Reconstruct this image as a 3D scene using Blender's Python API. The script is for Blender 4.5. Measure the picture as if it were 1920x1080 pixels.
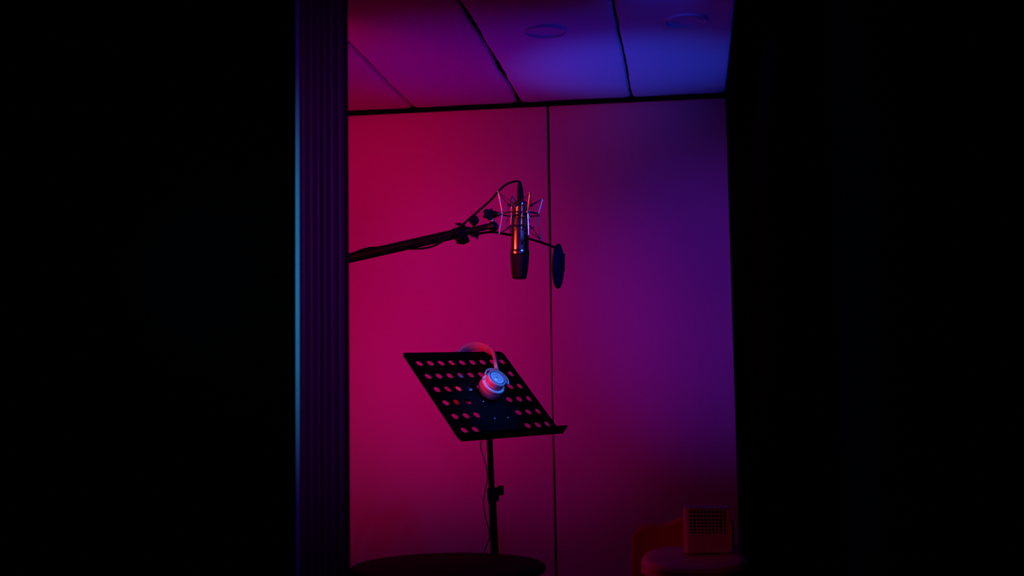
import bpy, bmesh, math, random
from mathutils import Vector, Matrix
from mathutils import noise as mnoise
random.seed(7)
PI = math.pi
S = bpy.context.scene
COL = S.collection
for o in list(bpy.data.objects):
    bpy.data.objects.remove(o)

# ------------------------------------------------------------------ camera
F = 2300.0                                   # focal length in pixels of the 1920 frame
YAW, PITCH, ROLL = map(math.radians, (8.28, 4.79, -0.89))
CAM = Vector((0, 0, 1.25))
_f = Vector((-math.sin(YAW) * math.cos(PITCH), math.cos(YAW) * math.cos(PITCH), math.sin(PITCH)))
_r0 = Vector((math.cos(YAW), math.sin(YAW), 0)); _u0 = _r0.cross(_f)
CR = _r0 * math.cos(ROLL) + _u0 * math.sin(ROLL)
CU = -_r0 * math.sin(ROLL) + _u0 * math.cos(ROLL)
cd = bpy.data.cameras.new('camera'); cam = bpy.data.objects.new('camera', cd); COL.objects.link(cam)
M = Matrix.Identity(4)
for i, v in enumerate((CR, CU, -_f)):
    for k in range(3): M[k][i] = v[k]
M.translation = CAM
cam.matrix_world = M
cd.sensor_width = 36; cd.lens = 36 * F / 1920; cd.clip_start = 0.02; cd.clip_end = 50
cd.dof.use_dof = True; cd.dof.focus_distance = 3.7; cd.dof.aperture_fstop = 8.5
S.camera = cam

# ------------------------------------------------------------------ world, exposure
S.view_settings.view_transform = 'Standard'; S.view_settings.look = 'None'
S.view_settings.gamma = 1; S.view_settings.use_curve_mapping = False
S.view_settings.exposure = 0.0
W = bpy.data.worlds.new('night'); S.world = W; W.use_nodes = True
W.node_tree.nodes['Background'].inputs[0].default_value = (0.10, 0.03, 1, 1)
W.node_tree.nodes['Background'].inputs[1].default_value = 0.0

# ------------------------------------------------------------------ red and blue room light, from unseen lights added to fit its tones
def lamp(name, kind, loc, target, power, color, size=0.1, size_y=None, spot=None, blend=1.0, spread=None):
    d = bpy.data.lights.new(name, kind); d.energy = power; d.color = color
    if kind == 'AREA':
        d.shape = 'RECTANGLE'; d.size = size; d.size_y = size_y or size
        if spread: d.spread = math.radians(spread)
    else:
        d.shadow_soft_size = size
    if kind == 'SPOT':
        d.spot_size = math.radians(spot); d.spot_blend = blend
    o = bpy.data.objects.new(name, d); COL.objects.link(o); o.location = loc
    o.rotation_euler = (Vector(target) - Vector(loc)).to_track_quat('-Z', 'Z').to_euler()
    return o
#LAMPS
lamp('red_wall_spot', 'SPOT', (-2.1, 2.4, 1.7), (-1.9, 6, 1.7), 176, (1, 0, 0.12), 0.1, spot=45)
lamp('red_wide_spot', 'SPOT', (-2.1, 2.4, 1.7), (-1.0, 6, 1.6), 32, (1, 0, 0), 0.1, spot=50)
lamp('magenta_wall_spot', 'SPOT', (-2.1, 2.4, 1.7), (-0.95, 6, 1.47), 92, (1, 0.004, 0.46), 0.1, spot=31)
lamp('violet_wall_spot', 'SPOT', (0.08, 2.4, 2.05), (0.15, 6.0, 1.66), 84, (0.16, 0.016, 1), 0.06, spot=28)
lamp('red_ceiling_spot', 'SPOT', (-1.9, 3.6, 2.42), (-1.35, 5.3, 2.69), 33, (1, 0, 0.02), 0.04, spot=45)
lamp('red_up_fill', 'SPOT', (-1.8, 4.9, 0.12), (-1.5, 5.2, 2.69), 23, (1, 0, 0.17), 0.1, spot=50)  # added floor-level fill, reddens the left of the ceiling
lamp('blue_up_fill', 'SPOT', (-0.45, 5.1, 0.12), (-0.22, 5.42, 2.69), 95, (0, 0.065, 1), 0.06, spot=30)  # added floor-level fill for the ceiling's blue pool
lamp('blue_corner_fill', 'SPOT', (-0.45, 5.1, 0.12), (0.0, 5.2, 2.69), 31, (0, 0.02, 1), 0.06, spot=45)  # added fill, spreads the blue towards the ceiling corner
lamp('violet_up_fill', 'SPOT', (-0.95, 4.9, 0.12), (-0.85, 5.2, 2.69), 40, (0.1, 0, 1), 0.06, spot=40)  # added floor-level fill, tints the middle of the ceiling violet
lamp('blue_ceiling_spot', 'SPOT', (0.12, 4.08, 2.57), (-0.30, 4.9, 2.66), 5.0, (0, 0.03, 1), 0.02, spot=60)  # added grazing light, edges the downlight rings and seams in blue
lamp('blue_key_spot', 'SPOT', (0.17, 3.6, 2.50), (-0.65, 3.95, 1.22), 125, (0.04, 0.21, 1.0), 0.04, spot=11)  # added only to light the outer face of the headphone cup
lamp('red_key_spot', 'SPOT', (-2.3, 3.0, 1.65), (-0.69, 3.97, 1.38), 115, (1.0, 0.0, 0.02), 0.05, spot=20)  # added only to redden the headphone band and cup side
lamp('red_mic_glint', 'AREA', (-1.7, 2.2, 1.75), (-0.5, 3.2, 1.65), 2.6, (1.0, 0.03, 0.02), 0.04, 0.6, spread=50)  # unseen strip added for the warm highlight on the microphone
lamp('blue_mic_glint', 'AREA', (0.12, 2.45, 2.08), (-0.47, 3.2, 1.68), 0.4, (0.05, 0.10, 1.0), 0.03, 0.12, spread=40)  # unseen strip added for a blue highlight on the microphone
lamp('red_low_spot', 'SPOT', (-2.5, 4.1, 0.85), (-0.10, 5.1, 0.56), 62, (1.0, 0.0, 0.10), 0.05, spot=20)  # added to put red on the seat and the box side
lamp('teal_strip_fill', 'SPOT', (-0.82, 1.33, 1.41), (-0.47, 1.5, 1.40), 8.5, (0.02, 0.62, 1.0), 0.02, spot=76)  # unseen light added to turn the narrow strip teal
lamp('violet_jamb_fill', 'SPOT', (-0.15, 0.5, 1.60), (-0.47, 1.5, 1.42), 15, (0.33, 0.02, 1.0), 0.06, spot=44)  # unseen fill added to lift the ribbed jamb in violet

# ------------------------------------------------------------------ helpers
def at(px, py, Y):
    d = CR * ((px - 960) / F) + CU * ((540 - py) / F) + _f
    return CAM + d * (Y / d.y)

def mat(name, base, rough=0.5, metal=0.0, spec=0.5, bump=0.0, bscale=200.0, vary=0.0, vscale=4.0, sheen=0.0, coat=0.0):
    m = bpy.data.materials.new(name); m.use_nodes = True
    nt = m.node_tree; b = nt.nodes['Principled BSDF']
    b.inputs['Base Color'].default_value = (*base, 1); b.inputs['Roughness'].default_value = rough
    b.inputs['Metallic'].default_value = metal; b.inputs['Specular IOR Level'].default_value = spec
    b.inputs['Coat Weight'].default_value = coat
    tc = nt.nodes.new('ShaderNodeTexCoord')
    if bump:
        n = nt.nodes.new('ShaderNodeTexNoise'); n.inputs['Scale'].default_value = bscale; n.inputs['Detail'].default_value = 4
        nt.links.new(tc.outputs['Object'], n.inputs['Vector'])
        bp = nt.nodes.new('ShaderNodeBump'); bp.inputs['Strength'].default_value = bump; bp.inputs['Distance'].default_value = 0.002
        nt.links.new(n.outputs['Fac'], bp.inputs['Height']); nt.links.new(bp.outputs['Normal'], b.inputs['Normal'])
    if vary:
        n = nt.nodes.new('ShaderNodeTexNoise'); n.inputs['Scale'].default_value = vscale; n.inputs['Detail'].default_value = 5
        nt.links.new(tc.outputs['Object'], n.inputs['Vector'])
        r = nt.nodes.new('ShaderNodeValToRGB')
        r.color_ramp.elements[0].position = 0.3; r.color_ramp.elements[1].position = 0.7
        r.color_ramp.elements[0].color = (*[c * (1 - vary) for c in base], 1)
        r.color_ramp.elements[1].color = (*base, 1)
        nt.links.new(n.outputs['Fac'], r.inputs['Fac']); nt.links.new(r.outputs['Color'], b.inputs['Base Color'])
    return m

MT = dict(
    wall=mat('fabric_wall', (0.62, 0.62, 0.62), 0.95, spec=0.1, bump=0.25, bscale=500, vary=0.06, vscale=1.6),
    ceil=mat('fabric_ceiling', (0.62, 0.62, 0.62), 0.8, spec=0.2, bump=0.5, bscale=45, vary=0.06, vscale=2),
    dark=mat('matte_black', (0.0012, 0.0012, 0.004), 1.0, spec=0.0, bump=0.2),
    blackwall=mat('frame_side_black', (0.0002, 0.0002, 0.0003), 1.0, spec=0.0),  # near-zero colour keeps the frame's left side black despite teal spill
    gap=mat('dark_gap', (0.003, 0.003, 0.015), 0.9, spec=0.05),
    floor=mat('dark_carpet', (0.03, 0.03, 0.035), 0.95, spec=0.1, bump=0.6),
    blackmetal=mat('black_powder_coat', (0.0015, 0.0015, 0.004), 0.6, spec=0.04, bump=0.1, bscale=400),
    boom=mat('black_satin_tube', (0.003, 0.003, 0.012), 0.3, spec=0.2),
    rubber=mat('black_rubber', (0.002, 0.002, 0.01), 0.6, spec=0.08),
    knob=mat('black_knob_plastic', (0.002, 0.002, 0.01), 0.4, spec=0.07),
    chrome=mat('dark_chrome', (0.32, 0.32, 0.36), 0.3, metal=1.0),
    micbody=mat('mic_black_nickel', (0.38, 0.38, 0.42), 0.22, metal=1.0),
    micgrille=mat('mic_dark_mesh', (0.004, 0.004, 0.010), 0.30, metal=0.0, spec=0.2, bump=0.8, bscale=900),
    elastic=mat('elastic_cord', (0.03, 0.03, 0.04), 0.6, spec=0.3),
    foam=mat('pop_filter_mesh', (0.012, 0.014, 0.09), 0.8, spec=0.2, bump=0.6, bscale=900),
    hpwhite=mat('headphone_white', (0.80, 0.80, 0.80), 0.38, spec=0.5),
    hppad=mat('headphone_leatherette', (0.72, 0.70, 0.70), 0.5, spec=0.4, bump=0.5, bscale=120),
    hpsilver=mat('headphone_silver', (0.75, 0.75, 0.78), 0.25, metal=0.9),
    hpgroove=mat('headphone_groove', (0.05, 0.06, 0.12), 0.5),
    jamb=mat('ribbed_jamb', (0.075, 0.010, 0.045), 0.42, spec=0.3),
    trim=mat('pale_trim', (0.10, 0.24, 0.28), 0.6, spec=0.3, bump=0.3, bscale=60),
    table=mat('black_table', (0.004, 0.003, 0.012), 0.7, spec=0.02),
    leather=mat('worn_leather', (0.34, 0.20, 0.17), 0.5, spec=0.3, bump=0.6, bscale=60, vary=0.3, vscale=8),
    chairback=mat('brown_upholstery', (0.30, 0.11, 0.06), 0.8, spec=0.1, bump=0.5, bscale=100),
    boxgrey=mat('light_plastic', (0.20, 0.20, 0.21), 0.55, spec=0.3),
    hole=mat('dark_inside', (0.002, 0.002, 0.008), 0.9, spec=0.0),
    lens=mat('downlight_lens', (0.60, 0.60, 0.60), 0.55, spec=0.3),
)

def thing(name, label, cat, loc, group=None):
    o = bpy.data.objects.new(name, None); COL.objects.link(o); o.location = loc; o.empty_display_size = 0.05
    o['label'] = label; o['category'] = cat
    if group: o['group'] = group
    return o

def tag(o, label=None, cat=None, group=None, kind=None):
    if label: o['label'] = label
    if cat: o['category'] = cat
    if group: o['group'] = group
    if kind: o['kind'] = kind
    return o

def wloc(o):
    v = Vector((0, 0, 0))
    while o is not None:
        v += o.location; o = o.parent
    return v

def obj(name, bm, m, parent=None, smooth=True, bevel=0.0, angle=40):
    """bm is in world coordinates; the object's origin goes to the geometry's centre."""
    me = bpy.data.meshes.new(name)
    bmesh.ops.recalc_face_normals(bm, faces=bm.faces[:])
    c = sum((v.co for v in bm.verts), Vector()) / max(1, len(bm.verts))
    for v in bm.verts: v.co -= c
    bm.to_mesh(me); bm.free()
    me.materials.append(m)
    o = bpy.data.objects.new(name, me); COL.objects.link(o)
    if parent is not None:
        o.parent = parent; o.location = c - wloc(parent)
    else:
        o.location = c
    if smooth:
        me.shade_smooth(); me.set_sharp_from_angle(angle=math.radians(angle))
    if bevel:
        b = o.modifiers.new('bevel', 'BEVEL'); b.width = bevel; b.segments = 3; b.limit_method = 'ANGLE'
        b.angle_limit = math.radians(30); b.harden_normals = False
    return o

def basis(ax):
    ax = Vector(ax).normalized()
    t = Vector((0, 0, 1)) if abs(ax.z) < 0.9 else Vector((1, 0, 0))
    a = ax.cross(t).normalized(); return a, ax.cross(a).normalized(), ax

def B(): return bmesh.new()

def box(bm, c, ex, ey, ez, X=(1, 0, 0), Y=(0, 1, 0), Z=(0, 0, 1)):
    c, X, Y, Z = map(Vector, (c, X, Y, Z)); v = []
    for i in (-1, 1):
        for j in (-1, 1):
            for k in (-1, 1):
                v.append(bm.verts.new(c + X * (i * ex / 2) + Y * (j * ey / 2) + Z * (k * ez / 2)))
    for q in ((0, 1, 3, 2), (4, 6, 7, 5), (0, 4, 5, 1), (2, 3, 7, 6), (0, 2, 6, 4), (1, 5, 7, 3)):
        bm.faces.new([v[i] for i in q])
    return bm

def box2(bm, lo, hi):
    lo, hi = Vector(lo), Vector(hi)
    return box(bm, (lo + hi) / 2, *(hi - lo))

def lathe(bm, o, ax, prof, seg=32, flute=None):
    """prof: list of (radius, distance along the axis)."""
    a, b, ax = basis(ax); o = Vector(o); rings = []
    for r, h in prof:
        if r < 1e-6:
            rings.append([bm.verts.new(o + ax * h)])
        else:
            ring = []
            for k in range(seg):
                t = 2 * PI * k / seg; rr = r * (1 + (flute(t) if flute else 0))
                ring.append(bm.verts.new(o + ax * h + a * (rr * math.cos(t)) + b * (rr * math.sin(t))))
            rings.append(ring)
    for p, q in zip(rings, rings[1:]):
        if len(p) == 1 and len(q) == 1: continue
        for k in range(seg):
            k2 = (k + 1) % seg
            if len(p) == 1: bm.faces.new((p[0], q[k], q[k2]))
            elif len(q) == 1: bm.faces.new((p[k], q[0], p[k2]))
            else: bm.faces.new((p[k], q[k], q[k2], p[k2]))
    for ring, s in ((rings[0], 1), (rings[-1], -1)):
        if len(ring) > 1: bm.faces.new(ring[::s])
    return bm

def cyl(bm, p, q, r, r2=None, seg=24, ch=0.0):
    p, q = Vector(p), Vector(q); L = (q - p).length; r2 = r if r2 is None else r2
    prof = [(r, 0), (r2, L)] if not ch else [(r - ch, 0), (r, ch), (r2, L - ch), (r2 - ch, L)]
    return lathe(bm, p, q - p, prof, seg)

def smoothpath(P, n=8, closed=False):
    P = [Vector(p) for p in P]; out = []
    N = len(P)
    for i in range(N if closed else N - 1):
        if closed: a, b, c, d = P[(i - 1) % N], P[i], P[(i + 1) % N], P[(i + 2) % N]
        else: a, b, c, d = P[max(i - 1, 0)], P[i], P[i + 1], P[min(i + 2, N - 1)]
        for k in range(n):
            t = k / n
            out.append(0.5 * ((2 * b) + (c - a) * t + (2 * a - 5 * b + 4 * c - d) * t * t + (-a + 3 * b - 3 * c + d) * t ** 3))
    if not closed: out.append(P[-1])
    return out

def tube(bm, P, r, seg=10, closed=False, sm=0, rfun=None):
    P = smoothpath(P, sm, closed) if sm else [Vector(p) for p in P]
    N = len(P); rings = []
    T = []
    for i in range(N):
        a = P[(i - 1) % N] if closed or i else P[0]
        b = P[(i + 1) % N] if closed or i < N - 1 else P[-1]
        T.append((b - a).normalized())
    u, _, _ = basis(T[0])
    for i in range(N):
        u = (u - T[i] * u.dot(T[i])).normalized(); v = T[i].cross(u)
        rr = r * (rfun(i / (N - 1)) if rfun else 1)
        rings.append([bm.verts.new(P[i] + u * (rr * math.cos(2 * PI * k / seg)) + v * (rr * math.sin(2 * PI * k / seg))) for k in range(seg)])
    for i in range(N if closed else N - 1):
        p, q = rings[i], rings[(i + 1) % N]
        for k in range(seg):
            k2 = (k + 1) % seg; bm.faces.new((p[k], p[k2], q[k2], q[k]))
    if not closed:
        bm.faces.new(rings[0][::-1]); bm.faces.new(rings[-1])
    return bm

def torus(bm, o, ax, R, r, seg=40, s2=10):
    a, b, ax = basis(ax); o = Vector(o)
    return tube(bm, [o + a * (R * math.cos(2 * PI * k / seg)) + b * (R * math.sin(2 * PI * k / seg)) for k in range(seg)], r, s2, closed=True)

def prism(bm, pts, o, X, Y, Z, h0, h1):
    """pts: outline in the X-Y plane at o, extruded along Z from h0 to h1."""
    o, X, Y, Z = map(Vector, (o, X, Y, Z))
    lo = [bm.verts.new(o + X * p[0] + Y * p[1] + Z * h0) for p in pts]
    hi = [bm.verts.new(o + X * p[0] + Y * p[1] + Z * h1) for p in pts]
    n = len(pts)
    for i in range(n):
        j = (i + 1) % n; bm.faces.new((lo[i], lo[j], hi[j], hi[i]))
    bm.faces.new(lo[::-1]); bm.faces.new(hi)
    return bm

def star(n, r1, r2, m=6):
    out = []
    for k in range(n * m):
        t = 2 * PI * k / (n * m)
        s = 0.5 + 0.5 * math.cos(n * t)
        out.append((math.cos(t) * (r2 + (r1 - r2) * s), math.sin(t) * (r2 + (r1 - r2) * s)))
    return out

def rrect(w, h, r, n=6, cx=0, cy=0):
    out = []
    for sx, sy, a0 in ((1, 1, 0), (-1, 1, 90), (-1, -1, 180), (1, -1, 270)):
        for k in range(n + 1):
            a = math.radians(a0 + 90 * k / n)
            out.append((cx + sx * (w / 2 - r) + r * math.cos(a), cy + sy * (h / 2 - r) + r * math.sin(a)))
    return out

def plate_with_holes(outline, holes, thick, o, X, Y, Z, seg=24):
    """A filled 2D outline with round holes and thickness, as a bmesh in world space."""
    cu = bpy.data.curves.new('tmp', 'CURVE'); cu.dimensions = '2D'; cu.fill_mode = 'BOTH'; cu.extrude = thick / 2
    def sp(pts):
        s = cu.splines.new('POLY'); s.points.add(len(pts) - 1); s.use_cyclic_u = True
        for i, p in enumerate(pts): s.points[i].co = (p[0], p[1], 0, 1)
    sp(outline)
    for hx, hy, hr in holes:
        sp([(hx + hr * math.cos(2 * PI * k / seg), hy + hr * math.sin(2 * PI * k / seg)) for k in range(seg)])
    ob = bpy.data.objects.new('tmp', cu); COL.objects.link(ob)
    dg = bpy.context.evaluated_depsgraph_get(); dg.update()
    me = bpy.data.meshes.new_from_object(ob.evaluated_get(dg))
    bm = bmesh.new(); bm.from_mesh(me)
    bpy.data.objects.remove(ob); bpy.data.curves.remove(cu); bpy.data.meshes.remove(me)
    bmesh.ops.remove_doubles(bm, verts=bm.verts[:], dist=1e-6)
    o, X, Y, Z = map(Vector, (o, X, Y, Z))
    for v in bm.verts: v.co = o + X * v.co.x + Y * v.co.y + Z * v.co.z
    return bm

def struct(name, bm, m, label=None, **k):
    o = obj(name, bm, m, **k); o['kind'] = 'structure'
    if label: o['label'] = label
    return o

# ------------------------------------------------------------------ the booth
YB = 6.0; ZC = 2.685; XR = 0.199; XL = -3.2; YN = 1.5
bm = B(); box2(bm, (-5.0, -1.6, -0.08), (XR + 0.12, YB + 0.2, 0)); struct('floor', bm, MT['floor'], 'dark carpeted floor of the booth', smooth=False)
# back wall: stretched fabric panels with an open joint between them
bm = B()
for x0, x1 in ((XL, -1.95), (-1.944, -0.6845)):
    box2(bm, (x0, YB, 0.0), (x1, YB + 0.04, ZC - 0.02))
# the right panel's edge is not quite straight: the joint is widest at the top, narrow around waist height
edge = [(-0.6725 - 0.0062 * math.exp(-((z - 1.35) / 0.55) ** 2) + 0.0006 * mnoise.noise(Vector((z * 4, 0, 0))), z) for z in [(ZC - 0.02) * q / 60 for q in range(61)]]
prism(bm, [(XR, 0.0)] + [(XR, ZC - 0.02)] + edge[::-1], (0, 0, 0), (1, 0, 0), (0, 0, 1), (0, 1, 0), YB, YB + 0.04)
struct('wall_back', bm, MT['wall'], 'back wall of pale fabric panels with one dark vertical joint', smooth=False, bevel=0.004)
bm = B(); box2(bm, (XL, YB + 0.045, 0), (XR, YB + 0.12, ZC + 0.1)); struct('trim_1', bm, MT['gap'], 'dark backing behind the wall joint', smooth=False)
bm = B(); box2(bm, (XL, 1.6, 0), (XL - 0.1, YB + 0.1, ZC + 0.1)); struct('wall_left', bm, MT['wall'], 'left booth wall', smooth=False)
bm = B(); box2(bm, (XR, -1.5, 0), (XR + 0.1, YB + 0.1, ZC + 0.1)); struct('wall_right', bm, MT['dark'], 'added black right wall filling the right side of the frame', smooth=False)  # added wall, kept black so the frame's right side stays dark
# shadow gap between wall panels and ceiling, its shade made as a dark strip
bm = B(); box2(bm, (XL, YB - 0.012, ZC - 0.020), (XR, YB + 0.04, ZC + 0.02)); struct('trim_2', bm, MT['gap'], 'dark strip standing in for the shadow gap between back wall and ceiling', smooth=False)

# ceiling: puffy panels with uneven joints
SEAMS = [-3.2, -2.47, -1.917, -1.364, -0.815, -0.260, XR]
def seam_x(i, y, side):
    if i in (0, len(SEAMS) - 1): return SEAMS[i]
    w = 0.0035 + (0.003 * (1 + math.sin(y * 9 + i)) if i == 4 else 0.0)
    wob = 0.010 * (mnoise.noise(Vector((y * 1.9, i * 7.3, 0)))) + 0.003 * mnoise.noise(Vector((y * 11, i * 3.3, 2)))
    gapn = 0.003 * max(0, mnoise.noise(Vector((y * 6, i * 5.1, side * 4.0))))
    return SEAMS[i] + wob + side * (w + gapn)
bm = B()
NY = 220
for i in range(len(SEAMS) - 1):
    prof = [0, 0.005, 0.013, 0.026, 0.07, 0.5, 0.93, 0.974, 0.987, 0.995, 1]
    lift = [0.014, 0.006, 0.0015, 0.0, -0.002, 0.0, -0.002, 0.0, 0.0015, 0.006, 0.014]
    rows = []
    for j in range(NY + 1):
        y = 1.6 + (YB - 0.012 - 1.6) * j / NY
        a, b = seam_x(i, y, 1), seam_x(i + 1, y, -1)
        endl = 0.0
        row = []
        for p, l in zip(prof, lift):
            x = a + (b - a) * p
            e = min(1.0, min(p, 1 - p) / 0.06)
            pull = (1 - e) ** 2 * 0.03          # the panel corners round off towards the wall
            yy = y if j < NY else y - pull
            z = ZC + l + 0.0025 * mnoise.noise(Vector((x * 3, y * 3, 1))) * e + 0.0018 * (1 - e) * mnoise.noise(Vector((y * 14, i * 3.0, p * 5)))
            if j == NY: z += 0.004
            row.append(bm.verts.new((x, yy, z)))
        rows.append(row)
    for j in range(NY):
        for k in range(len(prof) - 1):
            bm.faces.new((rows[j][k], rows[j][k + 1], rows[j + 1][k + 1], rows[j + 1][k]))
struct('ceiling', bm, MT['ceil'], 'pale ceiling of long padded panels with uneven dark joints', angle=80)
bm = B(); box2(bm, (XL - 0.1, 1.6, ZC + 0.03), (XR + 0.1, YB + 0.1, ZC + 0.1)); struct('trim_3', bm, MT['gap'], 'dark void above the ceiling joints', smooth=False)

# added black wall filling the frame's left side, and the ribbed door jamb
xj0, xj1 = at(568, 540, YN).x, at(655.5, 540, YN + 0.012).x
xt0 = at(555, 540, YN).x
bm = B(); box2(bm, (-5.0, YN, 0), (xt0, YN + 0.12, 3.2)); struct('wall_front', bm, MT['blackwall'], 'added black wall beside the doorway, filling the left side of the frame', smooth=False)
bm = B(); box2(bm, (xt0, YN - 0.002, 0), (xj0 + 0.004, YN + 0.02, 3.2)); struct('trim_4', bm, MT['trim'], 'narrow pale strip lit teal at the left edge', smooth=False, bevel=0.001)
bm = B(); box2(bm, (xj1 - 0.03, YN + 0.03, 2.25), (XR, YN + 0.12, 3.2)); struct('trim_5', bm, MT['dark'], 'black header over the doorway', smooth=False)
ridges = [xj0 + (xj1 - xj0) * (p - 568) / 87.5 for p in (568, 583, 598, 611, 624, 640, 655.5)]
pts = []
for k, (a, b) in enumerate(zip(ridges, ridges[1:])):
    for s in range(20):
        t = s / 20
        # a broad shallow channel with a narrow raised bead at each ridge
        d = 0.0042 * math.sin(PI * t) ** 0.7
        bead = 0.0018 * math.exp(-((min(t, 1 - t)) / 0.07) ** 2)
        pts.append((a + (b - a) * t, YN - 0.012 + d - bead))
pts.append((xj1 - 0.0008, YN - 0.012)); pts.append((xj1, YN - 0.010)); pts.append((xj1, YN + 0.010)); pts.append((xj1 - 0.030, YN + 0.10)); pts.append((xj0, YN + 0.10))
bm = B(); prism(bm, pts, (0, 0, 0), (1, 0, 0), (0, 1, 0), (0, 0, 1), 0, 3.2)
struct('trim_6', bm, MT['jamb'], 'dark ribbed door jamb with vertical flutes in the foreground', angle=60)

# ------------------------------------------------------------------ ceiling downlights (switched off)
def downlight(x, y, label):
    t = thing('ceiling_downlight', label, 'ceiling light', (x, y, ZC), 'round downlights in the ceiling')
    bm = B()
    lathe(bm, (x, y, ZC + 0.004), (0, 0, -1), [(0.078, 0.000), (0.0785, 0.010), (0.081, 0.0135), (0.084, 0.0105), (0.087, 0.0)], 64)
    # open the middle: only the rim stays
    for f in list(bm.faces):
        if len(f.verts) > 10: bm.faces.remove(f)
    obj('trim_ring', bm, MT['ceil'], t, angle=70)
    bm = B(); lathe(bm, (x, y, ZC + 0.003), (0, 0, -1), [(0.078, 0.0), (0.065, 0.001), (0.0625, 0.006), (0.059, 0.0075), (0.056, 0.003), (0.03, 0.0025), (0, 0.0025)], 64)
    obj('lens', bm, MT['lens'], t, angle=70)
    return t
downlight(-0.542, 4.78, 'flush round downlight in the middle ceiling panel, left of the two')
downlight(0.012, 4.745, 'flush round downlight in the blue-lit right ceiling panel, right of the two')

# ------------------------------------------------------------------ round table
tx, ty, tz = -0.708, 3.5, 0.757
t = thing('round_table', 'black round pedestal table in front of the music stand', 'table', (tx, ty, 0))
bm = B(); lathe(bm, (tx, ty, tz), (0, 0, -1), [(0, 0), (0.262, 0.0), (0.274, 0.002), (0.280, 0.007), (0.2815, 0.013), (0.278, 0.020), (0.270, 0.025), (0.262, 0.027), (0.258, 0.034), (0.248, 0.038), (0, 0.038)], 96)
obj('tabletop', bm, MT['table'], t, angle=60)
bm = B(); lathe(bm, (tx, ty, tz - 0.038), (0, 0, -1), [(0.10, 0), (0.10, 0.006), (0.035, 0.012), (0.03, 0.04), (0.03, tz - 0.038 - 0.03)], 32)
obj('pedestal', bm, MT['table'], t)
bm = B(); lathe(bm, (tx, ty, 0), (0, 0, 1), [(0.22, 0), (0.22, 0.008), (0.20, 0.016), (0.05, 0.03), (0.03, 0.04)], 64)
obj('base', bm, MT['table'], t)

# ------------------------------------------------------------------ music stand
DC = Vector((-0.6866, 4.0, 1.2429))
DX = Vector((0.61603254, 0.78744167, 0.02096484)); DY = Vector((-0.5632789, 0.42174819, 0.7105247)); DN = Vector((0.55065487, -0.44951539, 0.70335989))
DW, DH = 0.4494, 0.3947
def D(x, y, n): return DC + DX * x + DY * y + DN * n
pt, pb = at(918, 825, 4.0), at(927, 1028, 4.0)
pd = (pb - pt).normalized()
foot = pt + pd * ((0 - pt.z) / pd.z)
t = thing('music_stand', 'black perforated music stand with white headphones over its desk', 'music stand', (foot.x, foot.y, 0))
holes = []
for rr in range(6):
    for c in range(9):
        if rr >= 3 and 3 <= c <= 5: continue
        if rr == 5 and c == 2: continue
        holes.append((-0.1795 + 0.0463 * c, 0.1465 - 0.0601 * rr, 0.0122))
out = rrect(DW, DH, 0.016)
bm = plate_with_holes(out, holes, 0.0022, DC, DX, DY, DN)
obj('desk_plate', bm, MT['blackmetal'], t, smooth=False)
bm = B()
yb = -DH / 2
prism(bm, [(0, 0), (0.034, 0), (0.0355, 0.005), (0.034, 0.0052), (0.0325, 0.0022), (0, 0.0022)], D(0, yb - 0.002, -0.001), DN, DY, DX, -DW / 2 + 0.004, DW / 2 + 0.006)
obj('lip_shelf', bm, MT['blackmetal'], t, smooth=False, bevel=0.0005)
for sx in (-1, 1):        # folded side flanges stiffen the plate from behind
    bm = B(); box(bm, D(sx * (DW / 2 - 0.014), 0.0, -0.005), 0.002, DH - 0.08, 0.008, DX, DY, DN)
    obj('side_flange', bm, MT['blackmetal'], t, smooth=False)
bm = B(); box(bm, D(0.008, -0.077, -0.010), 0.12, 0.11, 0.018, DX, DY, DN)
box(bm, D(0.008, -0.09, -0.03), 0.03, 0.06, 0.03, DX, DY, DN)
obj('mount_bracket', bm, MT['blackmetal'], t, smooth=False, bevel=0.002)
for sx, sy in ((-0.021, -0.038), (0.039, -0.039), (-0.022, -0.1145), (0.037, -0.115)):
    bm = B(); lathe(bm, D(sx, sy, 0.0008), DN, [(0.0042, 0), (0.0042, 0.001), (0.0028, 0.0022), (0, 0.0026)], 16)
    obj('screw', bm, MT['chrome'], t)
hub = D(0.008, -0.09, -0.045)
bm = B(); cyl(bm, hub - DX * 0.03, hub + DX * 0.03, 0.017, ch=0.002); obj('tilt_joint', bm, MT['knob'], t)
cl = pt + pd * ((at(925, 927, 4.0) - pt).length)
bm = B(); tube(bm, [hub, hub + (pt - hub) * 0.75 + Vector((0, 0, 0.01)), pt, cl], 0.0100, 20, sm=6); obj('upper_tube', bm, MT['blackmetal'], t)
bm = B(); cyl(bm, cl - pd * 0.004, foot - pd * 0.12, 0.0125, seg=28); obj('lower_tube', bm, MT['blackmetal'], t)
bm = B(); cyl(bm, cl - pd * 0.022, cl + pd * 0.024, 0.0158, seg=32, ch=0.002)
rx = (CR - pd * CR.dot(pd)).normalized()
box(bm, cl + rx * 0.012, 0.020, 0.018, 0.044, rx, pd.cross(rx), pd)
col_ = obj('clamp_collar', bm, MT['knob'], t, bevel=0.0015)
bm = B(); cyl(bm, cl + rx * 0.015 - pd * 0.012, cl + rx * 0.03 - pd * 0.012, 0.004); obj('knob_stem', bm, MT['knob'], col_)
a_, b_, _ = basis(rx)
bm = B(); prism(bm, star(6, 0.0172, 0.0150, 8), cl + rx * 0.019 - pd * 0.012, a_, b_, rx, 0, 0.020)
obj('clamp_knob', bm, MT['knob'], col_, bevel=0.003)
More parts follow.
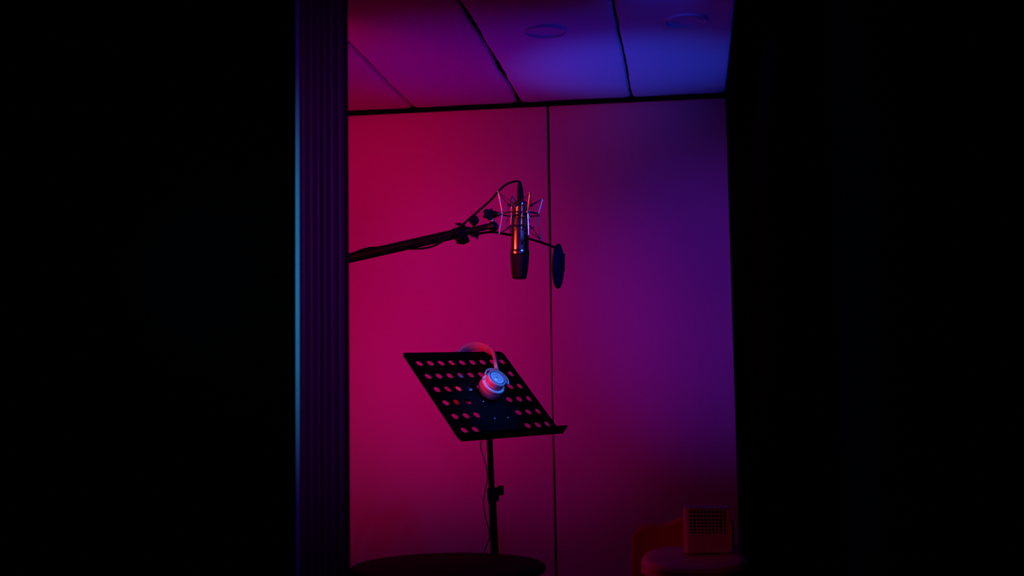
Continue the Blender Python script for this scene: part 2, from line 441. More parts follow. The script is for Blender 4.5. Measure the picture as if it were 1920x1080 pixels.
for k in range(3):
    a = math.radians(40 + 120 * k); dr = Vector((math.cos(a), math.sin(a), 0))
    top = foot - pd * 0.16
    bm = B(); tube(bm, [top + dr * 0.014, top + dr * 0.10 + Vector((0, 0, -0.04)), Vector((foot.x, foot.y, 0.012)) + dr * 0.29], 0.008, 12, sm=6)
    lg = obj('leg', bm, MT['blackmetal'], t)
    bm = B(); e = Vector((foot.x, foot.y, 0.0)) + dr * 0.288
    lathe(bm, e, (0, 0, 1), [(0.011, 0), (0.012, 0.004), (0.011, 0.02), (0.006, 0.024)], 16); obj('rubber_foot', bm, MT['rubber'], lg)
bm = B(); cyl(bm, foot - pd * 0.18, foot - pd * 0.11, 0.017, ch=0.002); obj('leg_hub', bm, MT['knob'], t)

# ------------------------------------------------------------------ headphones
def onplane(px, py, off):
    """The point at height off above the desk plate that stands where the eye sees it."""
    d = CR * ((px - 960) / F) + CU * ((540 - py) / F) + _f
    k = ((DC + DN * off - CAM).dot(DN)) / d.dot(DN); return CAM + d * k
hc = onplane(932.2, 708.5, 0.067) - DN * 0.035            # middle of the front cup
h = thing('headphones', 'white over-ear headphones hanging over the top edge of the music stand', 'headphones', hc)
def cup(c, ax, up, front):
    """ear cup: ax points outward, away from the plate."""
    ax = ax.normalized(); up = (up - ax * up.dot(ax)).normalized(); sd = up.cross(ax)
    def ov(bm, prof, sx=0.88, seg=48):
        rings = []
        for r, hh in prof:
            if r < 1e-6: rings.append([bm.verts.new(c + ax * hh)]); continue
            rings.append([bm.verts.new(c + ax * hh + sd * (r * sx * math.cos(2 * PI * k / seg)) + up * (r * math.sin(2 * PI * k / seg))) for k in range(seg)])
        for p, q in zip(rings, rings[1:]):
            for k in range(seg):
                k2 = (k + 1) % seg
                if len(p) == 1: bm.faces.new((p[0], q[k], q[k2]))
                elif len(q) == 1: bm.faces.new((p[k], q[0], p[k2]))
                else: bm.faces.new((p[k], q[k], q[k2], p[k2]))
        return bm
    bm = ov(B(), [(0.020, -0.010), (0.026, -0.026), (0.035, -0.0300), (0.044, -0.027), (0.0485, -0.017), (0.0475, -0.005), (0.042, -0.001), (0, -0.001)])
    pad = obj('ear_pad', bm, MT['hppad'], h)
    bm = ov(B(), [(0, -0.003), (0.040, -0.003), (0.0465, 0.001), (0.0475, 0.006), (0.0455, 0.010), (0.043, 0.0115), (0.0395, 0.012), (0.0382, 0.0135), (0.0375, 0.024), (0.0362, 0.0340), (0.0352, 0.0352), (0.0330, 0.0355), (0.0325, 0.0345), (0, 0.0345)])
    sh = obj('ear_cup', bm, MT['hpwhite'], h)
    bm = ov(B(), [(0, 0.0342), (0.0325, 0.0342), (0.0325, 0.0348), (0.0270, 0.0348), (0, 0.0348)]); obj('groove_ring', bm, MT['hpgroove'], sh)
    bm = ov(B(), [(0, 0.0346), (0.0282, 0.0346), (0.0278, 0.0358), (0.0255, 0.0362), (0.0225, 0.0358), (0.021, 0.0354), (0.014, 0.0358), (0, 0.0360)]); obj('cup_badge', bm, MT['hpwhite'], sh)
    if front:    # the maker's mark: a ring with an open triangle
        bm = B(); 
        def L(p, q, w=0.0008):
            tube(bm, [c + ax * 0.0361 + sd * p[0] + up * p[1], c + ax * 0.0361 + sd * q[0] + up * q[1]], w, 6)
        L((-0.0075, -0.008), (0, 0.010)); L((0, 0.010), (0.0075, -0.008)); L((0.0, 0.010), (-0.002, -0.006)); L((-0.0075, -0.008), (-0.002, -0.006))
        ring = [c + ax * 0.0360 + sd * (0.0148 * math.cos(2 * PI * k / 40)) + up * (0.0155 * math.sin(2 * PI * k / 40)) for k in range(40)]
        tube(bm, ring, 0.0006, 6, closed=True)
        obj('logo', bm, MT['hpsilver'], sh)
    # yoke: a fork around the upper half of the cup, pinned at both sides
    bm = B(); P = []
    Ry, Rx = 0.0475, 0.0425
    for k in range(25):
        a = math.radians(-8 + 196 * k / 24)
        P.append(c + ax * (0.031 - 0.003 * math.sin(max(0, a))) + sd * (Rx * math.cos(a)) + up * (Ry * math.sin(a)))
    prev = None
    for p in P:
        rad = (p - c - ax * (p - c).dot(ax)).normalized()
        q = [bm.verts.new(p + rad * i + ax * j) for i, j in ((-0.0014, -0.0055), (0.0016, -0.0055), (0.0016, 0.0055), (-0.0014, 0.0055))]
        if prev:
            for k in range(4): bm.faces.new((prev[k], prev[(k + 1) % 4], q[(k + 1) % 4], q[k]))
        else: bm.faces.new(q)
        prev = q
    bm.faces.new(prev[::-1])
    yk = obj('yoke', bm, MT['hpwhite'], h, bevel=0.0008)
    for s in (-1, 1):
        bm = B(); cyl(bm, c + ax * 0.031 + sd * s * 0.030, c + ax * 0.031 + sd * s * 0.0455, 0.0032); obj('pivot_pin', bm, MT['hpsilver'], yk)
    for a in (60, 240):
        a = math.radians(a + 55)
        bm = B(); q = c + ax * 0.0352 + sd * (0.0308 * 0.9 * math.cos(a)) + up * (0.0308 * math.sin(a))
        lathe(bm, q, ax, [(0.0026, 0), (0.0026, 0.0012), (0.0014, 0.0024), (0, 0.0026)], 12); obj('rim_screw', bm, MT['hpsilver'], sh)
    return c + ax * 0.028 + up * 0.049

topf = onplane(931, 684, 0.052)
bc = onplane(866, 731, -0.030)               # middle of the rear cup, behind the plate
topb = onplane(850, 690, -0.056)
yf = cup(hc, DN, topf - hc, True)
yb_ = cup(bc, -DN, topb - bc, False)
arc = [onplane(*p) for p in ((930.5, 677, 0.049), (927, 668, 0.044), (919, 659, 0.034), (906, 651.5, 0.018), (890, 649.5, 0.0), (873, 654, -0.020), (860, 664, -0.038), (852, 676, -0.050))]
path = smoothpath(arc, 8)
cenp = sum(path, Vector()) / len(path)
nrm = Vector()
for p, q in zip(path, path[1:]): nrm += (p - cenp).cross(q - cenp)
nrm.normalize()
def strip(bm, P, wid, thk, off=0.0, rnd=True, taper=None):
    prev = None; first = None
    for i, p in enumerate(P):
        tg = (P[min(i + 1, len(P) - 1)] - P[max(i - 1, 0)]).normalized()
        o_ = nrm.cross(tg).normalized()
        if o_.dot(p - cenp) < 0: o_ = -o_
        k = taper(i / (len(P) - 1)) if taper else 1
        sec = []
        for m_ in range(12):
            a = 2 * PI * m_ / 12
            cx, sx = math.cos(a), math.sin(a)
            sec.append((math.copysign(abs(cx) ** 0.6, cx) * wid * k / 2, math.copysign(abs(sx) ** 0.7, sx) * thk / 2 + off))
        q = [bm.verts.new(p + nrm * u + o_ * v) for u, v in sec]
        if prev:
            for m_ in range(12): bm.faces.new((prev[m_], prev[(m_ + 1) % 12], q[(m_ + 1) % 12], q[m_]))
        else: bm.faces.new(q)
        prev = q
    bm.faces.new(prev[::-1])
    return bm
n_ = len(path)
bm = B(); strip(bm, path[int(n_ * .30):], 0.032, 0.007, 0.003); hb = obj('headband', bm, MT['hpwhite'], h)
bm = B(); strip(bm, path[int(n_ * .33):int(n_ * .93)], 0.028, 0.010, -0.004, taper=lambda s: 0.8 + 0.2 * math.sin(PI * s)); obj('headband_cushion', bm, MT['hppad'], h)
bm = B(); strip(bm, path[int(n_ * .13):int(n_ * .33)], 0.031, 0.009, 0.002); obj('slider', bm, MT['hpwhite'], h)
bm = B(); strip(bm, path[int(n_ * .17):int(n_ * .22)], 0.036, 0.013, 0.001); obj('hinge_cap', bm, MT['hpwhite'], h)
bm = B(); strip(bm, path[int(n_ * .29):int(n_ * .34)], 0.035, 0.013, 0.001); obj('hinge_cap', bm, MT['hpwhite'], h)
def arm(a, b):
    bm = B(); d = (b - a)
    m_ = a + d * 0.5
    dn_ = d.normalized(); w2 = (nrm - dn_ * nrm.dot(dn_)).normalized(); box(bm, a + d * 0.28 - dn_ * 0.003, 0.034, 0.012, d.length * 0.62, w2, dn_.cross(w2), dn_)
    box(bm, a + d * 0.72, 0.028, 0.010, d.length * 0.62, w2, dn_.cross(w2), dn_)
    ar = obj('hinge_arm', bm, MT['hpwhite'], h, bevel=0.002)
    bm = B(); cyl(bm, m_ - nrm * 0.016, m_ + nrm * 0.016, 0.0062, ch=0.001); obj('hinge_barrel', bm, MT['hpwhite'], ar)
    bm = B(); cyl(bm, m_ - nrm * 0.0172, m_ + nrm * 0.0172, 0.0028); obj('hinge_pin', bm, MT['hpsilver'], ar)
arm(yf, path[int(n_ * .15)]); arm(yb_, path[-1])
cab = [bc - DN * 0.01 - DY * 0.045, at(886, 775, 4.06), at(900, 806, 4.05), at(903.6, 825, 4.03), at(900.6, 832, 4.02), at(902.4, 844, 4.02), at(909.6, 868, 4.02), at(913.5, 885, 4.02), at(913.5, 902, 4.02),
       at(909.6, 921, 4.02), at(906.6, 940, 4.02), at(907.7, 957, 4.02), at(913, 981, 4.02), at(917.5, 998, 4.02), at(917, 1012, 4.02), at(910, 1028, 4.02), at(903, 1060, 4.02), at(900, 1120, 4.03),
       Vector((-0.80, 4.06, 0.25)), Vector((-0.86, 4.10, 0.004)), Vector((-1.3, 4.3, 0.004)), Vector((-2.2, 4.6, 0.004))]
bm = B(); tube(bm, cab, 0.0019, 8, sm=8); obj('headphone_cable', bm, MT['rubber'], h)

# ------------------------------------------------------------------ microphone with shock mount
YM = 3.2
mt_, mb_ = at(976, 378, YM), at(973.8, 523, YM)
ma = (mb_ - mt_).normalized()
def mp(py): return mt_ + (mb_ - mt_) * ((py - 378) / 145)
def L_(py): return (mp(py) - mt_).length
k = (mt_ - CAM).dot(_f) / F
mic = thing('studio_microphone', 'dark chrome condenser microphone hanging upside down in a shock mount', 'microphone', mt_)
bm = B(); lathe(bm, mt_, ma, [(0, 0), (11 * k, 0), (12.2 * k, 2 * k), (12.2 * k, L_(386)), (10.5 * k, L_(387)), (10.5 * k, L_(389)), (12.8 * k, L_(390)), (12.8 * k, L_(403)), (15.8 * k, L_(405)), (16.4 * k, L_(407)), (16.6 * k, L_(469)), (16.6 * k, L_(470))], 64)
bd = obj('body', bm, MT['micbody'], mic, angle=50)
bm = B(); torus(bm, mp(470), ma, 16.6 * k, 1.0 * k, 64, 8); lathe(bm, mp(470), ma, [(17.6 * k, 0), (18.0 * k, 0.8 * k), (18.0 * k, 8.2 * k), (17.6 * k, 9 * k)], 64)
obj('head_ring', bm, MT['micbody'], mic)
bm = B(); lathe(bm, mp(479), ma, [(17.6 * k, 0), (17.6 * k, 2 * k), (17.0 * k, 14 * k), (15.4 * k, 30 * k), (13.6 * k, 41 * k), (12.4 * k, 43.6 * k), (10.5 * k, 44.5 * k), (0, 44.8 * k)], 64)
obj('grille_head', bm, MT['micgrille'], mic)
for sy in (404, 466):
    for az in (-25, 100):
        bm = B(); a = math.radians(az); dd = CR * math.cos(a) - Vector((0, 1, 0)) * abs(math.sin(a)); dd = (dd - ma * dd.dot(ma)).normalized()
        lathe(bm, mp(sy + 4) + dd * 16.2 * k, dd, [(1.2 * k, 0), (1.2 * k, 0.8 * k), (0, 1.0 * k)], 10); obj('screw', bm, MT['chrome'], mic)
# XLR plug and cable
plug_top = at(974.5, 342, YM)
bm = B(); d = plug_top - mt_
lathe(bm, mt_, d, [(6.2 * k, -1 * k), (6.4 * k, 4 * k), (6.0 * k, 14 * k), (5.6 * k, 24 * k), (4.4 * k, 31 * k), (3.0 * k, 36 * k), (2.2 * k, 38 * k)], 28)
cb = thing('microphone_cable', 'black cable arching from the microphone and wound around the boom', 'cable', mt_)
obj('connector', bm, MT['rubber'], cb)

# ------------------------------------------------------------------ boom stand
def bl(px):                                   # the boom's axis as the eye sees it
    return at(px, 483.2 + (440.0 - 483.2) * (px - 658) / 190.0, YM + 0.02)
b0, b1 = bl(858), bl(480)
bd_ = (b1 - b0).normalized()
sx_ = bl(520)
st = thing('boom_stand', 'black boom stand arm reaching in from behind the ribbed jamb', 'microphone stand', (sx_.x, sx_.y, 0))
RB = 0.0136
bm = B(); cyl(bm, b0, b1, RB, seg=32, ch=0.001); obj('boom_tube', bm, MT['boom'], st)
end = at(916, 424.5, YM + 0.01)
bm = B(); cyl(bm, bl(850), end, 0.0083, seg=28); obj('inner_tube', bm, MT['boom'], st)
# clutch with its star knob below and wing above
ca = bl(850); cb2 = at(882, 431.5, YM + 0.02)
bm = B(); lathe(bm, ca, cb2 - ca, [(0.0138, 0), (0.0162, 0.003), (0.0162, 0.028), (0.0130, 0.034), (0.0095, (cb2 - ca).length)], 28)
cp = at(866, 424, YM + 0.015)
lathe(bm, at(866, 436, YM + 0.02), (cp - at(866, 436, YM + 0.02)), [(0.013, 0), (0.012, 0.012), (0.009, 0.020), (0.004, 0.024)], 20)
cl_ = obj('boom_clutch', bm, MT['knob'], st)
bm = B(); tube(bm, [at(854.5, 420.6, YM), at(860, 419.6, YM), at(867, 422, YM), at(873, 428, YM)], 0.0030, 10, sm=5); obj('wing_lever', bm, MT['knob'], cl_)
kb = at(867, 448, YM + 0.01); kd = (at(868, 458, YM + 0.01) - at(866, 440, YM + 0.02)).normalized()
a_, b_, _ = basis(kd)
bm = B(); cyl(bm, kb - kd * 0.014, kb, 0.006)
prism(bm, star(6, 0.0195, 0.0165, 8), kb - kd * 0.001, a_, b_, kd, 0, 0.009); obj('star_knob', bm, MT['knob'], cl_, bevel=0.002)
# hidden pole, counterweight and tripod behind the jamb
jt = bl(520)
bm = B(); cyl(bm, (jt.x, jt.y + 0.035, jt.z + 0.03), (jt.x, jt.y + 0.035, 0.14), 0.0125); obj('pole', bm, MT['boom'], st)
bm = B(); cyl(bm, jt - Vector((0, 0.022, 0)), jt + Vector((0, 0.055, 0)), 0.024, ch=0.003); obj('pivot', bm, MT['knob'], st)
bm = B(); lathe(bm, b1 - bd_ * 0.10, bd_, [(0.02, 0), (0.032, 0.006), (0.032, 0.085), (0.022, 0.095)], 32); obj('counterweight', bm, MT['rubber'], st)
for kk in range(3):
    a = math.radians(90 + 120 * kk); dr = Vector((math.cos(a), math.sin(a), 0))
    bm = B(); tube(bm, [Vector((jt.x, jt.y + 0.035, 0.20)) + dr * 0.01, Vector((jt.x, jt.y + 0.035, 0.012)) + dr * 0.33], 0.009, 12); lg = obj('leg', bm, MT['boom'], st)
    bm = B(); lathe(bm, Vector((jt.x, jt.y + 0.035, 0)) + dr * 0.33, (0, 0, 1), [(0.013, 0), (0.013, 0.02), (0.008, 0.026)], 16); obj('rubber_foot', bm, MT['rubber'], lg)
# gooseneck of the pop filter clamps on the inner tube
# cable wound around the boom
ofs = []
def co(px, py, dy): return at(px, py, YM + 0.02 + dy)
ccab = [plug_top, at(971, 339.8, YM), at(962, 340.8, YM), at(950, 345.5, YM), at(938, 355, YM), at(920, 375, YM + 0.005), at(900, 393, YM + 0.01), at(884, 407, YM + 0.01), at(870, 419, YM + 0.0),
        co(858, 429, -0.016), co(845, 443, -0.017), co(830, 452, -0.012), co(813, 461.0, -0.004), co(795, 465.5, 0.0), co(775, 466.5, 0.004), co(757, 465, 0.014), co(740, 458, 0.020), co(722, 462, 0.016),
        co(708, 464, 0.006), co(692, 465, -0.004), co(674, 470, -0.008), co(660, 477.5, -0.012), co(640, 490, -0.017), co(620, 500, -0.010), co(600, 502, 0.012), co(580, 498, 0.016), co(560, 500, -0.004), co(545, 505, -0.018), co(530, 520, -0.02)]
lastp = ccab[-1]
ccab += [Vector((jt.x - 0.02, jt.y, 1.2)), Vector((jt.x - 0.03, jt.y - 0.01, 0.7)), Vector((jt.x - 0.05, jt.y - 0.02, 0.25)), Vector((jt.x - 0.15, jt.y - 0.05, 0.005)), Vector((jt.x - 0.8, jt.y + 0.1, 0.005))]
bm = B(); tube(bm, ccab, 0.0031, 10, sm=8); obj('cord', bm, MT['rubber'], cb)

# ------------------------------------------------------------------ shock mount
sm = thing('shock_mount', 'wiry chrome shock mount cradling the microphone at the boom end', 'shock mount', mp(402))
rc = mp(402); up = -ma
mx = (CR - ma * CR.dot(ma)).normalized(); my = up.cross(mx).normalized()   # my points away from the camera or towards it
def mpt(az, r, hh): return rc + mx * (r * math.cos(az)) + my * (r * math.sin(az)) + up * hh
bm = B(); torus(bm, rc, ma, 34 * k, 1.5 * k, 64, 8); obj('outer_ring', bm, MT['chrome'], sm)
bm = B()
for hh in (15 * k, -22 * k): torus(bm, rc + up * hh, ma, 20 * k, 0.9 * k, 48, 8)
for q in range(8):
    az = math.radians(22.5 + 45 * q)
    tube(bm, [mpt(az, 20 * k, 15 * k), mpt(az, 24 * k, 19 * k), mpt(az, 27 * k, 10 * k), mpt(az, 23 * k, 2 * k)], 0.9 * k, 8, sm=5)
    tube(bm, [mpt(az, 20 * k, -22 * k), mpt(az, 26 * k, -26 * k), mpt(az, 28 * k, -16 * k), mpt(az, 24 * k, -6 * k)], 0.9 * k, 8, sm=5)
for q in range(4):
    az = math.radians(10 + 90 * q)
    tube(bm, [mpt(az, 17 * k, 15 * k), mpt(az, 17 * k, -22 * k)], 1.0 * k, 8)
obj('inner_cage', bm, MT['chrome'], sm)
posts = []
for q in range(4):
    az = math.radians(22 + 90 * q)
    dz = (-3, 4, 3, -2)[q] * k
    T_, Mi, Lo = mpt(az, 45 * k, 36 * k + dz), mpt(az, 36 * k, 0), mpt(az, 42 * k, -42 * k + dz)
    bm = B(); tube(bm, [T_, Mi], 1.15 * k, 8); tube(bm, [Mi, Lo], 1.15 * k, 8)
    lathe(bm, T_ - up * 1.5 * k, up, [(1.6 * k, 0), (2.3 * k, 1 * k), (2.3 * k, 2.6 * k), (1.2 * k, 3.6 * k)], 12)
    lathe(bm, Lo + up * 1.5 * k, -up, [(1.6 * k, 0), (2.2 * k, 1 * k), (2.2 * k, 2.6 * k), (1.2 * k, 3.6 * k)], 12)
    lathe(bm, Mi + up * 3 * k, -up, [(1.8 * k, 0), (3.0 * k, 1.2 * k), (3.0 * k, 4.8 * k), (1.8 * k, 6 * k)], 14)
    pp = obj('post', bm, MT['chrome'], sm); posts.append((az, T_, Lo))
    for s in (-1, 1):
        bm = B(); tube(bm, [T_ - up * 0.5 * k, mpt(az + s * math.radians(48), 21 * k, 14 * k)], 0.8 * k, 8); obj('elastic_cord', bm, MT['elastic'], sm)
        bm = B(); tube(bm, [Lo + up * 0.5 * k, mpt(az + s * math.radians(48), 21 * k, -23 * k)], 0.8 * k, 8); obj('elastic_cord', bm, MT['elastic'], sm)
# bar to the swivel, star knob and ball joint
s0, s1 = at(942, 401, YM), at(925, 402, YM)
bm = B(); cyl(bm, s0, s1, 2.4 * k); lathe(bm, at(934, 401.5, YM), s1 - s0, [(4 * k, -3 * k), (4.4 * k, -2 * k), (4.4 * k, 2 * k), (4 * k, 3 * k)], 20)
cyl(bm, at(923, 403, YM + 0.006), at(924, 418, YM + 0.006), 3.3 * k); obj('swivel_arm', bm, MT['chrome'], sm)
bm = B(); a_, b_, _ = basis(Vector((0.55, -0.83, 0.1)))
prism(bm, star(5, 11.5 * k, 7.2 * k, 8), at(916.5, 401.5, YM - 0.002), a_ * math.cos(.5) + b_ * math.sin(.5), b_ * math.cos(.5) - a_ * math.sin(.5), Vector((0.55, -0.83, 0.1)).normalized(), -6 * k, 5 * k)
cyl(bm, at(916, 402, YM), at(931, 402, YM), 6.6 * k, ch=0.001)
obj('star_knob', bm, MT['knob'], sm, bevel=0.0018)
bm = B(); c = at(924, 424.5, YM + 0.008)
lathe(bm, c + Vector((0, -0.010, 0)), (0, 1, 0), [(6 * k, 0), (9 * k, 2 * k), (9.8 * k, 5 * k), (9.8 * k, 0.018), (9 * k, 0.021)], 28); obj('ball_joint', bm, MT['knob'], sm)
bm = B(); lathe(bm, c + Vector((0, -0.0105, 0)), (0, -1, 0), [(3.4 * k, -0.001), (3.4 * k, 0.001), (2.2 * k, 0.003), (0, 0.0034)], 16); obj('screw', bm, MT['chrome'], sm)

# ------------------------------------------------------------------ pop filter on its gooseneck
pc = at(1046.5, 499, YM + 0.05)
pf = thing('pop_filter', 'dark round pop filter on a thin gooseneck right of the microphone', 'pop filter', pc)
rp = 42 * (YM + 0.05) / F
ax = (CR * 0.965 + Vector((0, -0.26, 0.0)) - CU * 0.03).normalized()
bm = B(); lathe(bm, pc - ax * 0.003, ax, [(0, -0.002), (rp * .5, -0.0014), (rp * 0.94, 0), (rp * 0.94, 0.006), (0, 0.008)], 64); obj('mesh_screen', bm, MT['foam'], pf)
bm = B(); torus(bm, pc, ax, rp * 0.965, 0.0034, 64, 10); obj('hoop', bm, MT['knob'], pf)
bm = B(); box(bm, at(1057.5, 492, YM + 0.05), 0.004, 0.016, 0.048, (CR).normalized(), _f, CU); obj('clip', bm, MT['knob'], pf, bevel=0.0015)
gn = [at(884, 436, YM + 0.03), at(896, 438, YM + 0.03), at(908, 436.3, YM + 0.03), at(921, 435.3, YM + 0.035), at(934, 436.5, YM + 0.04), at(948, 439, YM + 0.055), at(970, 443, YM + 0.065), at(993, 448, YM + 0.062), at(1016, 455, YM + 0.055), at(1039, 463.5, YM + 0.05)]
bm = B(); tube(bm, gn, 0.0034, 12, sm=8); obj('gooseneck', bm, MT['rubber'], pf)
bm = B(); q = at(889, 438, YM + 0.03)
box(bm, q, 0.020, 0.026, 0.014, bd_, Vector((0, 1, 0)), bd_.cross(Vector((0, 1, 0))))
lathe(bm, at(893, 441, YM + 0.02), at(895.5, 449, YM + 0.02) - at(893, 441, YM + 0.02), [(0.0075, 0), (0.006, 0.003), (0.0025, 0.009), (0.0012, 0.0125)], 14)
c_ = obj('clamp', bm, MT['knob'], pf, bevel=0.0015)
bm = B(); kc = at(888, 413, YM + 0.005); lathe(bm, kc + Vector((0, 0.010, 0)), (0.05, -1, 0.1), [(8.4 * k, 0), (9.2 * k, 2 * k), (9.2 * k, 0.014), (8.0 * k, 0.018), (3 * k, 0.019), (0, 0.019)], 32, flute=lambda t: 0.02 * math.cos(12 * t))
cyl(bm, at(888, 420, YM + 0.01), at(889, 436, YM + 0.03), 0.0045)
obj('clamp_knob', bm, MT['knob'], c_)

def grid_plate(xe, ye, holes, thick, o, X, Y, Z, seg=16):
    """A plate cut into cells (edges xe, ye); cell (i, j) in holes gets a round hole of that radius in its middle."""
    bm = bmesh.new(); o, X, Y, Z = map(Vector, (o, X, Y, Z)); cache = {}
    def V(x, y, z):
        k_ = (round(x, 6), round(y, 6), round(z, 6))
        if k_ not in cache: cache[k_] = bm.verts.new(o + X * x + Y * y + Z * z)
        return cache[k_]
    for i in range(len(xe) - 1):
        for j in range(len(ye) - 1):
            x0, x1, y0, y1 = xe[i], xe[i + 1], ye[j], ye[j + 1]
            for z in (-thick / 2, thick / 2):
                if (i, j) not in holes:
                    bm.faces.new((V(x0, y0, z), V(x1, y0, z), V(x1, y1, z), V(x0, y1, z)))
            if (i, j) in holes:
                r_ = holes[(i, j)]; cx, cy = (x0 + x1) / 2, (y0 + y1) / 2
                corners = [(x1, y1), (x0, y1), (x0, y0), (x1, y0)]
                q = seg // 4
                for z in (-thick / 2, thick / 2):
                    for c in range(4):
                        a0 = PI / 4 + c * PI / 2
                        arc_ = [V(cx + r_ * math.cos(a0 + s_ * PI / 2 / q), cy + r_ * math.sin(a0 + s_ * PI / 2 / q), z) for s_ in range(q + 1)]
                        A_, B_ = V(*corners[c], z), V(*corners[(c + 1) % 4], z)
                        h_ = q // 2
                        for s_ in range(h_): bm.faces.new((A_, arc_[s_], arc_[s_ + 1]))
                        bm.faces.new((A_, arc_[h_], B_))
                        for s_ in range(h_, q): bm.faces.new((B_, arc_[s_], arc_[s_ + 1]))
                for s_ in range(seg):
                    a0, a1 = PI / 4 + 2 * PI * s_ / seg, PI / 4 + 2 * PI * (s_ + 1) / seg
                    p0, p1 = (cx + r_ * math.cos(a0), cy + r_ * math.sin(a0)), (cx + r_ * math.cos(a1), cy + r_ * math.sin(a1))
                    bm.faces.new((V(*p0, -thick / 2), V(*p1, -thick / 2), V(*p1, thick / 2), V(*p0, thick / 2)))
    for a, b in zip(xe, xe[1:]):
        for y_ in (ye[0], ye[-1]): bm.faces.new((V(a, y_, -thick / 2), V(b, y_, -thick / 2), V(b, y_, thick / 2), V(a, y_, thick / 2)))
    for a, b in zip(ye, ye[1:]):
        for x_ in (xe[0], xe[-1]): bm.faces.new((V(x_, a, -thick / 2), V(x_, b, -thick / 2), V(x_, b, thick / 2), V(x_, a, thick / 2)))
    return bm

# ------------------------------------------------------------------ armchair corner and perforated box
ax0 = at(1200, 1045, 5.0)
zs = at(1250, 1024, 5.25).z
xs, ys = -0.012, 4.97
ch = thing('armchair', 'worn reddish-brown seat with rounded cushion in the dim right corner', 'chair', (xs, ys, 0))
def superslab(bm, cx, cy, z0, z1, ax_, ay_, n=3.0, edge=0.03, seg=64, dip=0.0):
    prof = [(1, 0.0, -1)]
    H = z1 - z0; rings = []
    P = [(0.90, 0.0), (0.97, 0.12), (1.0, 0.30), (1.0, 0.62), (0.985, 0.80), (0.955, 0.92), (0.90, 0.98), (0.75, 1.0), (0.4, 1.0 - dip), (0.0, 1.0 - dip)]
    for s, hz in P:
        if s == 0: rings.append([bm.verts.new((cx, cy, z0 + H * hz))]); continue
        ring = []
        for q in range(seg):
            t_ = 2 * PI * q / seg; c0, s0_ = math.cos(t_), math.sin(t_)
            ring.append(bm.verts.new((cx + ax_ * s * math.copysign(abs(c0) ** (2 / n), c0), cy + ay_ * s * math.copysign(abs(s0_) ** (2 / n), s0_), z0 + H * hz)))
        rings.append(ring)
    for p, q in zip(rings, rings[1:]):
        for m_ in range(seg):
            m2 = (m_ + 1) % seg
            if len(q) == 1: bm.faces.new((p[m_], p[m2], q[0]))
            else: bm.faces.new((p[m_], p[m2], q[m2], q[m_]))
    bm.faces.new(rings[0][::-1])
    return bm
bm = B(); superslab(bm, xs, ys, zs - 0.062, zs, 0.205, 0.33, n=2.6, dip=0.10)
sc = obj('seat_cushion', bm, MT['leather'], ch, angle=80)
bm = B()
for zz, s in ((zs - 0.046, 1.002), (zs - 0.022, 1.0)):
    tube(bm, [(xs + 0.205 * s * math.copysign(abs(math.cos(2 * PI * q / 64)) ** (2 / 2.6), math.cos(2 * PI * q / 64)), ys + 0.33 * s * math.copysign(abs(math.sin(2 * PI * q / 64)) ** (2 / 2.6), math.sin(2 * PI * q / 64)), zz) for q in range(64)], 0.004, 8, closed=True)
obj('piping', bm, MT['leather'], sc)
bm = B(); superslab(bm, xs, ys, 0.14, zs - 0.062, 0.155, 0.27, n=2.8); obj('seat_base', bm, MT['dark'], ch, angle=80)
for sx in (-1, 1):
    for sy in (-1, 1):
        bm = B(); cyl(bm, (xs + sx * 0.12, ys + sy * 0.2, 0.15), (xs + sx * 0.13, ys + sy * 0.22, 0.0), 0.02, 0.014); obj('leg', bm, MT['table'], ch)
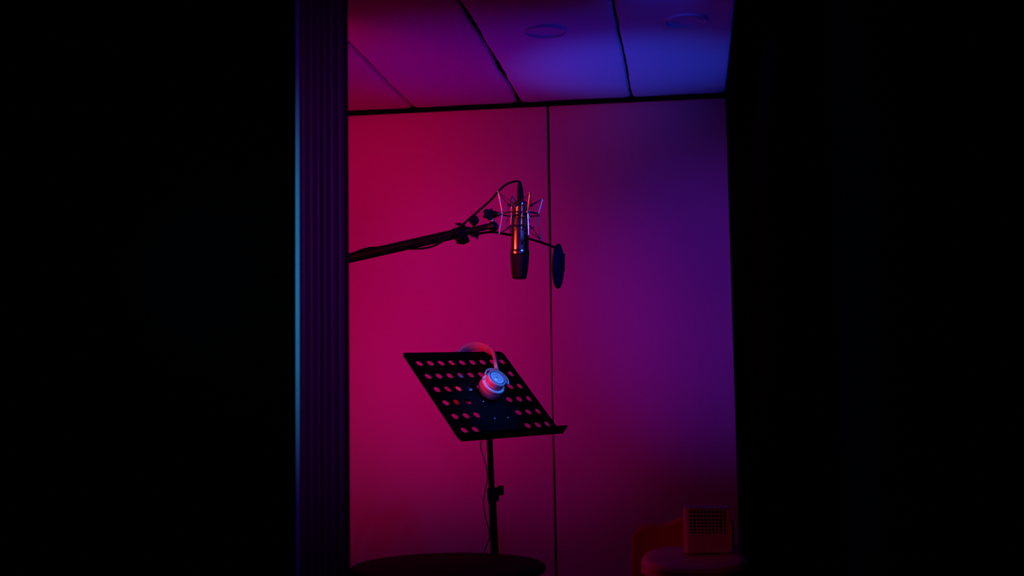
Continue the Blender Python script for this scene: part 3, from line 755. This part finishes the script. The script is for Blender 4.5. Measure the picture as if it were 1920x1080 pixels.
# backrest with a wavy top
YK = 5.42
top = [(1184, 1010), (1190, 998), (1198, 991), (1213, 985.5), (1228, 984.5), (1243, 984.6), (1262, 979), (1283, 970), (1305, 963), (1330, 961), (1352, 966), (1376, 980)]
tp = [at(px, py, YK) for px, py in top]
pts = [(p.x, p.z) for p in smoothpath(tp, 4)]
pts = [(pts[0][0] - 0.012, 0.30)] + pts + [(min(pts[-1][0] + 0.0, XR - 0.015), 0.30)]
pts = [(min(a, XR - 0.015), b) for a, b in pts]
bm = B(); prism(bm, pts[::-1], (0, YK, 0), (1, 0, 0), (0, 0, 1), (0, 1, 0), 0, 0.12)
obj('backrest', bm, MT['chairback'], ch, bevel=0.02)
# perforated box on the seat
YX = 5.02
lb, rt = at(1282.5, 1020, YX), at(1368, 952.5, YX)
bx0, bx1, bz0, bz1 = lb.x, min(rt.x, XR - 0.02), zs + 0.0005, rt.z
bp = thing('perforated_box', 'pale box with a grid of round holes standing on the corner seat', 'box', ((bx0 + bx1) / 2, YX + 0.06, bz0))
bm = B(); w_, h_ = bx1 - bx0, bz1 - bz0
# a shell open at the front
prism(bm, rrect(w_, 0.13, 0.016, 6), ((bx0 + bx1) / 2, YX + 0.068, 0), (1, 0, 0), (0, 1, 0), (0, 0, 1), bz0, bz1)
obj('housing', bm, MT['boxgrey'], bp, bevel=0.004)
rowpy = [960, 967.8, 974.7, 981, 987.2, 993.2, 999]; rrad = [3.1, 2.95, 2.8, 2.65, 2.55, 2.45, 2.1]
ks = YX / F; cxm = (bx0 + bx1) / 2
fx0 = at(1291.5, 980, YX).x
hx0 = at(1292.0, 980, YX).x; pit = 6.75 * ks
ncol = int((bx1 - 0.004 - hx0) / pit)
rz = [at(1330, py, YX).z for py in rowpy]
ye = [bz0 + 0.004, rz[-1] - 2.8 * ks]
for a, b in zip(rz[::-1], rz[::-1][1:]): ye.append((a + b) / 2)
ye += [rz[0] + 3.6 * ks, bz1 - 0.004]
xe = [fx0 - 0.001 - cxm] + [hx0 + pit * c - cxm for c in range(ncol + 1)] + [bx1 - 0.001 - cxm]
hd = {}
for j in range(7):
    for c in range(ncol): hd[(c + 1, j + 1)] = rrad[6 - j] * ks * 0.96
bm = grid_plate(xe, ye, hd, 0.003, (cxm, YX - 0.003, 0), (1, 0, 0), (0, 0, 1), (0, 1, 0))
obj('perforated_panel', bm, MT['boxgrey'], bp, smooth=False)
bm = B(); box2(bm, (fx0 + 0.002, YX - 0.0013, rz[-1] - 0.012), (bx1 - 0.004, YX + 0.004, rz[0] + 0.014)); obj('dark_interior', bm, MT['hole'], bp, smooth=False)
